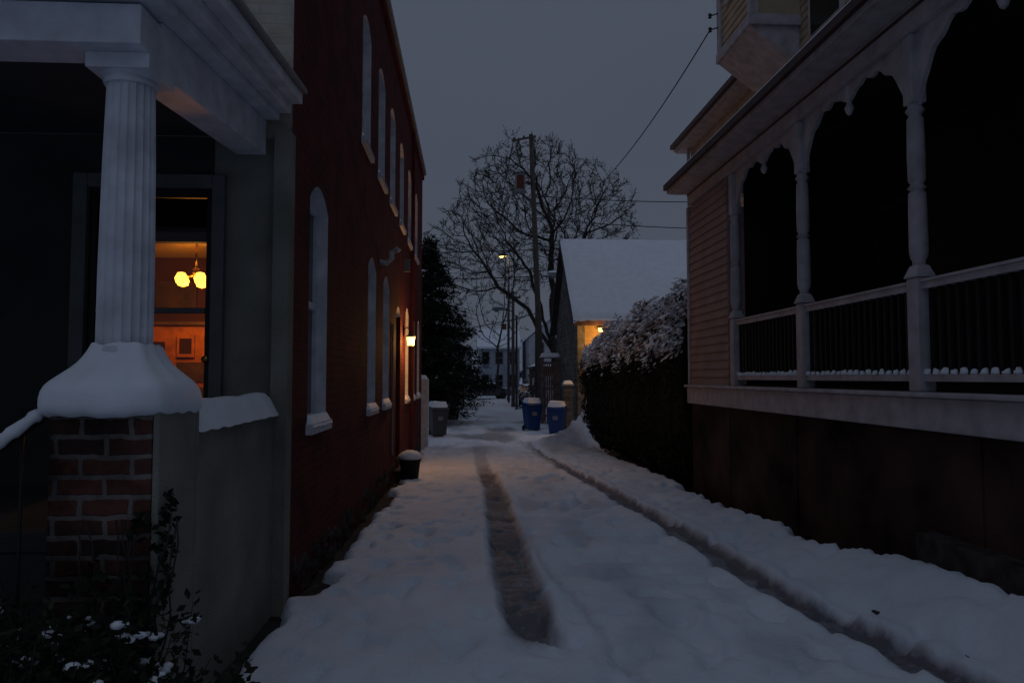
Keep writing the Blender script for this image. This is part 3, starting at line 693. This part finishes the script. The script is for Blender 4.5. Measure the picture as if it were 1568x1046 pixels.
# ---------------------------------------------------------------- bare tree (space colonization)
def bare_tree(name,base,stems,ells,natt,D=.42,infl=4.0,kill=.75,seed=1,twigs=5,rtip=.013,twl=.55):
    r=random.Random(seed); att=[]
    while len(att)<natt:
        c_,rr=r.choices(ells,[e_[1][0]*e_[1][1]*e_[1][2] for e_ in ells])[0]
        v=Vector([r.uniform(-1,1) for _ in range(3)])
        if v.length>1 or v.length<.25: continue
        att.append(Vector((c_[0]+v.x*rr[0],c_[1]+v.y*rr[1],c_[2]+v.z*rr[2])))
    nodes=[];par=[]
    def add(p,pa): nodes.append(Vector(p)); par.append(pa); return len(nodes)-1
    root=add(base,-1)
    for sline in stems:
        cur=root
        for q in sline:
            q=Vector(q)
            n_=max(1,int((q-nodes[cur]).length/D)); st=nodes[cur].copy()
            for k_ in range(1,n_+1):
                pp=st.lerp(q,k_/n_)+Vector((r.gauss(0,.05),r.gauss(0,.05),0)); cur=add(pp,cur)
    for it_ in range(80):
        kd=kdtree.KDTree(len(nodes))
        for i,p in enumerate(nodes): kd.insert(p,i)
        kd.balance(); pull={}; keep=[]
        for a_ in att:
            co_,idx,dist=kd.find(a_)
            if dist<kill: continue
            keep.append(a_)
            if dist<infl: pull.setdefault(idx,[]).append((a_-nodes[idx]).normalized())
        att=keep
        if not pull: break
        for idx,ds in pull.items():
            d=sum(ds,Vector())/len(ds)+Vector((r.gauss(0,.2),r.gauss(0,.2),r.gauss(0.03,.18)))
            if par[idx]>=0: d+= (nodes[idx]-nodes[par[idx]]).normalized()*.35
            if d.length<.05: continue
            add(nodes[idx]+d.normalized()*D,idx)
        if len(nodes)>9000: break
    n=len(nodes); ch=[[] for _ in range(n)]
    for i in range(1,n): ch[par[i]].append(i)
    rad=[0]*n
    for i in range(n-1,-1,-1):
        rad[i]=rtip if not ch[i] else sum(rad[c_]**2.2 for c_ in ch[i])**(1/2.2)
    m=M()
    for i in range(n):
        for c_ in ch[i]:
            r0=min(rad[i],rad[c_]*1.25); m.tube([nodes[i],nodes[c_]],[r0,rad[c_]],BARK,7 if rad[c_]>.08 else (5 if rad[c_]>.03 else 3),False)
        if rad[i]<.04 and par[i]>=0:
            dr_=(nodes[i]-nodes[par[i]]).normalized()
            for q in range(twigs if not ch[i] else 2):
                d=(dr_+Vector((r.gauss(0,.6),r.gauss(0,.6),r.gauss(.15,.5)))).normalized(); L_=twl*r.uniform(.5,1.2)
                p1=nodes[i]+d*L_*.5; d2=(d+Vector((r.gauss(0,.3),r.gauss(0,.3),r.gauss(.1,.25)))).normalized(); p2=p1+d2*L_*.5
                m.tube([nodes[i],p1,p2],[rtip*.8,rtip*.65,rtip*.5],BARK,3,False)
                for w_ in range(2):
                    d3=(d2+Vector((r.gauss(0,.7),r.gauss(0,.7),r.gauss(0,.6)))).normalized(); m.tube([p1,p1+d3*L_*.4],[rtip*.6,rtip*.4],BARK,3,False)
                if r.random()<.6: m.leaf(p2,.06,BARK,None,.6,r)
    m.build(name); print(name,n,len(m.f))
bare_tree('bare_tree',(4.9,40,-2.1),
  [[(4.7,40,1.5),(4.0,40,3.6),(3.4,40.3,6.0)],[(4.9,40.1,2.0),(5.6,40.4,5.0),(6.2,40,7.5)],[(4.7,40,1.5),(3.2,39.6,3.8),(1.6,39.8,5.0)],[(4.75,39.8,1.8),(4.6,39.5,5.5),(4.6,39.4,8)]],
  [((3.6,40,9.0),(4.7,3.4,4.5)),((.1,40,7.0),(2.7,2.2,2.9)),((7.3,40,8.6),(2.3,2.3,3.5))],4200,seed=4,kill=.58,D=.36,rtip=.0175,twl=.62)
bare_tree('bare_tree',(2.9,72,-2.1),[[(2.9,72,3)]],[((2.9,72,7),(3.5,3,4.5))],400,D=.6,kill=1.0,seed=9,rtip=.022)
# ---------------------------------------------------------------- poles & wires
up=M()
up.tube([(3.3,32,-2.1),(3.05,32,4),(2.78,32,11.0)],[.15,.13,.10],WOOD,10)
up.hexa([(1.9,31.86,10.62),(3.0,31.86,10.85),(3.0,31.95,10.85),(1.9,31.95,10.62),(1.9,31.86,10.70),(3.0,31.86,10.93),(3.0,31.95,10.93),(1.9,31.95,10.70)],WOOD)
for x_,z_ in((2.0,10.72),(2.45,10.81)): up.lathe([(.03,z_),(.05,z_+.05),(.03,z_+.1)],x_,31.9,IRON,8)
up.build('utility_pole')
tb=M(); tb.box(2.05,2.5,31.7,32.0,8.35,9.15,GREYP); tb.box(2.0,2.55,31.66,32.04,9.15,9.19,ROOFD); tb.box(2.12,2.43,31.68,31.7,8.45,9.05,mat('red_panel',(.12,.03,.02))); tb.box(2.5,2.8,31.85,31.92,8.7,8.76,IRON); tb.box(2.0,2.55,31.66,32.04,8.29,8.35,GREYP); tb.build('pole_equipment_box')
def wire(name,a_,b_,sag,r_=.018,n=24):
    m=M(); a_=Vector(a_); b_=Vector(b_); P=[]
    for i in range(n+1):
        u=i/n; p_=a_.lerp(b_,u); p_.z-=sag*4*u*(1-u); P.append(p_)
    m.tube(P,r_,IRON,4,False); return m.build(name)
wire('overhead_wire',(4.22,12.13,6.1),(2.9,32,7.6),1.3,.013)
wire('overhead_wire',(-30,38,6.6),(40,36,9.6),1.4,.024)
wire('overhead_wire',(-30,38,5.0),(40,36,8.0),1.2,.024)
wire('overhead_wire',(2.85,32,8.2),(22,33,9.2),.5,.02)
wire('overhead_wire',(2.85,32,7.2),(22,33,7.6),.5,.02)
wire('overhead_wire',(-1.4,18.5,3.5),(3.0,32,5.6),.5,.011)
wire('overhead_wire',(2.0,31.9,10.8),(0,120,10),2,.02)
wire('overhead_wire',(-9,45,3.4),(3.1,32,2.9),.8,.02)
wire('overhead_wire',(2.95,32,5.5),(16,30,4.2),.5,.018)
def pole(x,y,top,r_=.12,name='utility_pole',arm=None):
    m=M(); m.tube([(x,y,-2.1),(x,y,top)],[r_,r_*.7],WOOD,8)
    if arm: m.box(x-arm,x+arm,y-.05,y+.05,top-.5,top-.38,WOOD); [m.lathe([(.04,top-.38),(.04,top-.25)],x+q*arm*.9,y,IRON,6) for q in(-1,1)]
    m.build(name)
pole(2.95,48,5.8,.13,arm=.5); pole(3.3,60,7.5,.13,arm=.7)
def lamp(x,y,z,armx,lit=False):
    m=M(); px_=x+armx
    m.tube([(px_,y,-2.1),(px_,y,z-.4)],[.08,.055],ROOFD,8); m.tube([(px_,y,z-.5),(px_-armx*.3,y,z-.1),(x,y,z)],.035,ROOFD,6)
    m.hexa([(x-.42,y-.16,z-.08),(x+.42,y-.16,z-.08),(x+.42,y+.16,z-.08),(x-.42,y+.16,z-.08),(x-.33,y-.1,z+.06),(x+.37,y-.1,z+.1),(x+.37,y+.1,z+.1),(x-.33,y+.1,z+.06)],GREYP)
    m.lathe([(.0,z-.2),(.13,z-.16),(.17,z-.08)],x-.1,y,BULB2 if lit else GREYP,10)
    if not lit: m.blob((x,y,z+.08),.42,.16,.12,SN,12,4,.08)
    m.build('street_lamp')
lamp(2.6,55,9.4,.45,True); plight('street_light',(2.5,55,9.0),120,(1,.6,.2),.15)
lamp(1.75,43,4.1,1.1); lamp(4.1,34,4.9,-.9)
# ---------------------------------------------------------------- distant houses & cars
def house(name,x0,x1,y0,y1,eave,ridge,m,floors=2,bays=3,axis='x'):
    p=empty(name); b=M(); b.box(x0,x1,y0,y1,-2.4,eave,m)
    ym=(y0+y1)/2; xm=(x0+x1)/2
    if axis=='x': b.prism([(x0,y0,eave),(x0,y1,eave),(x0,ym,ridge)],(x1-x0,0,0),m)
    else: b.prism([(x0,y0,eave),(x1,y0,eave),(xm,y0,ridge)],(0,y1-y0,0),m)
    b.build('walls',p)
    b=M(); o_=.35
    if axis=='x':
        for ya in (y0-o_,y1+o_):
            b.hexa([(x0-.2,ya,eave-.1),(x1+.2,ya,eave-.1),(x1+.2,ym,ridge),(x0-.2,ym,ridge),(x0-.2,ya,eave+.15),(x1+.2,ya,eave+.15),(x1+.2,ym,ridge+.3),(x0-.2,ym,ridge+.3)],SN)
    else:
        for xa in (x0-o_,x1+o_):
            b.hexa([(xa,y0-.2,eave-.1),(xa,y1+.2,eave-.1),(xm,y1+.2,ridge),(xm,y0-.2,ridge),(xa,y0-.2,eave+.15),(xa,y1+.2,eave+.15),(xm,y1+.2,ridge+.3),(xm,y0-.2,ridge+.3)],SN)
    b.box(xm+.6,xm+1.1,ym-.3,ym+.3,ridge-1,ridge+.9,HBR); b.build('roof',p)
    b=M(); fh=(eave+2.0)/floors
    for f_ in range(floors):
        for k_ in range(bays):
            xc=x0+(x1-x0)*(k_+.5)/bays; z0=-2+f_*fh+fh*.32; z1=z0+fh*.5
            b.box(xc-.5,xc+.5,y0-.06,y0-.003,z0-.08,z1+.08,GREYP); b.box(xc-.4,xc+.4,y0-.09,y0-.061,z0,z1,GLASS); b.box(xc-.4,xc+.4,y0-.1,y0-.091,(z0+z1)/2-.04,(z0+z1)/2+.04,GREYP)
    b.build('windows',p)
house('distant_house',1.2,6.2,88,97,3.6,6.0,HOUSE)
house('distant_house',7,15,84,94,4.6,8.0,HOUSE2,axis='y')
house('distant_house',-6,.4,95,104,3.0,6.0,HOUSE2,axis='y',bays=2)
house('distant_house',-16,-7,80,90,4.2,7.0,HBR)
house('distant_house',16,27,80,90,4.2,7.0,HBR)
house('distant_house',-30,-18,60,72,4.2,7.5,HOUSE)
sd=M(); sd.box(-3.5,-.3,45,49,-2.2,-.2,BROWN); sd.box(-3.7,-.1,44.8,49.2,-.2,-.1,ROOFD); snowslab(sd,-3.7,-.1,44.8,49.2,-.1,.16,.0,.3); sd.box(-1.9,-.7,44.95,45,-2.1,-.5,GREYP); sd.build('garden_shed')
sd=M(); sd.box(4.2,8,45,50,-2.2,.6,HBR); sd.box(4.0,8.2,44.8,50.2,.6,.7,ROOFD); snowslab(sd,4.0,8.2,44.8,50.2,.7,.2,.0,.4); sd.box(4.6,7.2,44.93,45,-2.1,.1,WHITE2); sd.build('brick_outbuilding')
def car(x,y,rot):
    m=M(); pts=[(-2.1,.35),(-2.15,.75),(-1.95,.9),(-1.25,.98),(-.65,1.38),(.75,1.42),(1.4,1.0),(2.05,.92),(2.15,.6),(2.1,.35)]
    m.prism([(a_,-.8,b_) for a_,b_ in pts],(0,1.6,0),CARP)
    m.prism([(-1.1,-.81,1.0),(-.6,-.81,1.32),(.05,-.81,1.34),(.05,-.81,1.0)],(0,1.62,0),GLASS); m.prism([(.12,-.81,1.0),(.12,-.81,1.34),(.7,-.81,1.34),(1.2,-.81,1.0)],(0,1.62,0),GLASS)
    for wx in(-1.35,1.35):
        for wy in(-.75,.75): m.tube([(wx,wy-.1,.33),(wx,wy+.1,.33)],.33,RUB,16)
    snowslab(m,-.65,.75,-.72,.72,1.42,.12,.03,.15); snowslab(m,-2.0,-1.3,-.7,.7,.95,.08,0,.15); snowslab(m,1.45,2.0,-.7,.7,.95,.08,0,.15)
    m.box(-2.17,-2.13,-.7,-.45,.62,.75,WHITE); m.box(-2.17,-2.13,.45,.7,.62,.75,WHITE)
    m.build('parked_car',at=(x,y,-2.0),rotz=rot,bevel=.05)
car(4.6,52,R(80)); car(1.6,66,R(10)); car(-1.9,40.5,R(100))
sb=M(); sr_=random.Random(8)
for i in range(2600):
    cx_,cy_,rr_=sr_.choice([(.2,50,1.2),(3.9,44,1.0),(5.4,56,1.6),(-.9,43,.8)])
    v=Vector((sr_.gauss(0,.5),sr_.gauss(0,.5),abs(sr_.gauss(0,.6)))); sb.leaf((cx_+v.x*rr_,cy_+v.y*rr_,-2+v.z*rr_*1.6),sr_.uniform(.06,.14),BARK if sr_.random()<.75 else (SN if sr_.random()<.5 else NEED),None,.35,sr_)
sb.build('scrub_bushes')
tl=M(); tr=random.Random(5)
for i in range(5200):
    x_=tr.uniform(-70,80); h_=2.6+2.2*nz(x_*.12,0,0)+1.1*nz(x_*.6,0,3); z_=-2+tr.random()**.8*h_; tl.leaf((x_,120+tr.uniform(-3,3),z_),tr.uniform(.4,.9),BARK if tr.random()<.8 else NEED,None,.35,tr)
tl.build('distant_treeline')
# ---------------------------------------------------------------- world, sun, camera
wd=bpy.data.worlds.new('World'); bpy.context.scene.world=wd; wd.use_nodes=True; nt=wd.node_tree; N=nt.nodes; L=nt.links
bg=N['Background']; sky=N.new('ShaderNodeTexSky'); sky.sky_type='NISHITA'; sky.sun_disc=False; sky.sun_elevation=R(50); sky.sun_rotation=R(180); sky.dust_density=4; sky.air_density=1.5
tc=N.new('ShaderNodeTexCoord'); sp=N.new('ShaderNodeSeparateXYZ'); L.new(tc.outputs['Generated'],sp.inputs[0])
rp=N.new('ShaderNodeValToRGB'); el=rp.color_ramp.elements
el[0].position=0; el[0].color=(.066,.077,.104,1); el[1].position=1; el[1].color=(.175,.215,.29,1)
e2=el.new(.30); e2.color=(.060,.071,.098,1); e3=el.new(.52); e3.color=(.062,.074,.104,1)
L.new(sp.outputs[2],rp.inputs['Fac'])
n=N.new('ShaderNodeTexNoise'); n.inputs['Scale'].default_value=1.6; n.inputs['Detail'].default_value=3; L.new(tc.outputs['Generated'],n.inputs['Vector'])
mr=N.new('ShaderNodeMapRange'); mr.inputs['To Min'].default_value=.90; mr.inputs['To Max'].default_value=1.10; L.new(n.outputs['Fac'],mr.inputs['Value'])
vm=N.new('ShaderNodeVectorMath'); vm.operation='SCALE'; L.new(rp.outputs['Color'],vm.inputs[0]); L.new(mr.outputs[0],vm.inputs['Scale'])
sc=N.new('ShaderNodeVectorMath'); sc.operation='SCALE'; sc.inputs['Scale'].default_value=.001; L.new(sky.outputs[0],sc.inputs[0])
ad=N.new('ShaderNodeVectorMath'); ad.operation='ADD'; L.new(vm.outputs[0],ad.inputs[0]); L.new(sc.outputs[0],ad.inputs[1])
L.new(ad.outputs[0],bg.inputs['Color']); bg.inputs['Strength'].default_value=1.0
sl_=bpy.data.lights.new('sun','SUN'); sl_.energy=.03; sl_.angle=R(60); sl_.color=(.85,.9,1); so=bpy.data.objects.new('sun',sl_); so.rotation_euler=(R(40),0,0); bpy.context.collection.objects.link(so)
cam=bpy.data.cameras.new('camera'); cam.sensor_width=36; cam.lens=25.26; cam.clip_start=.05; cam.clip_end=3000
cob=bpy.data.objects.new('camera',cam); cob.location=(0,0,H); cob.rotation_euler=(R(90+2.86),0,R(-3.43)); bpy.context.collection.objects.link(cob)
sce=bpy.context.scene; sce.camera=cob
sce.view_settings.view_transform='Standard'; sce.view_settings.look='None'; sce.view_settings.exposure=0
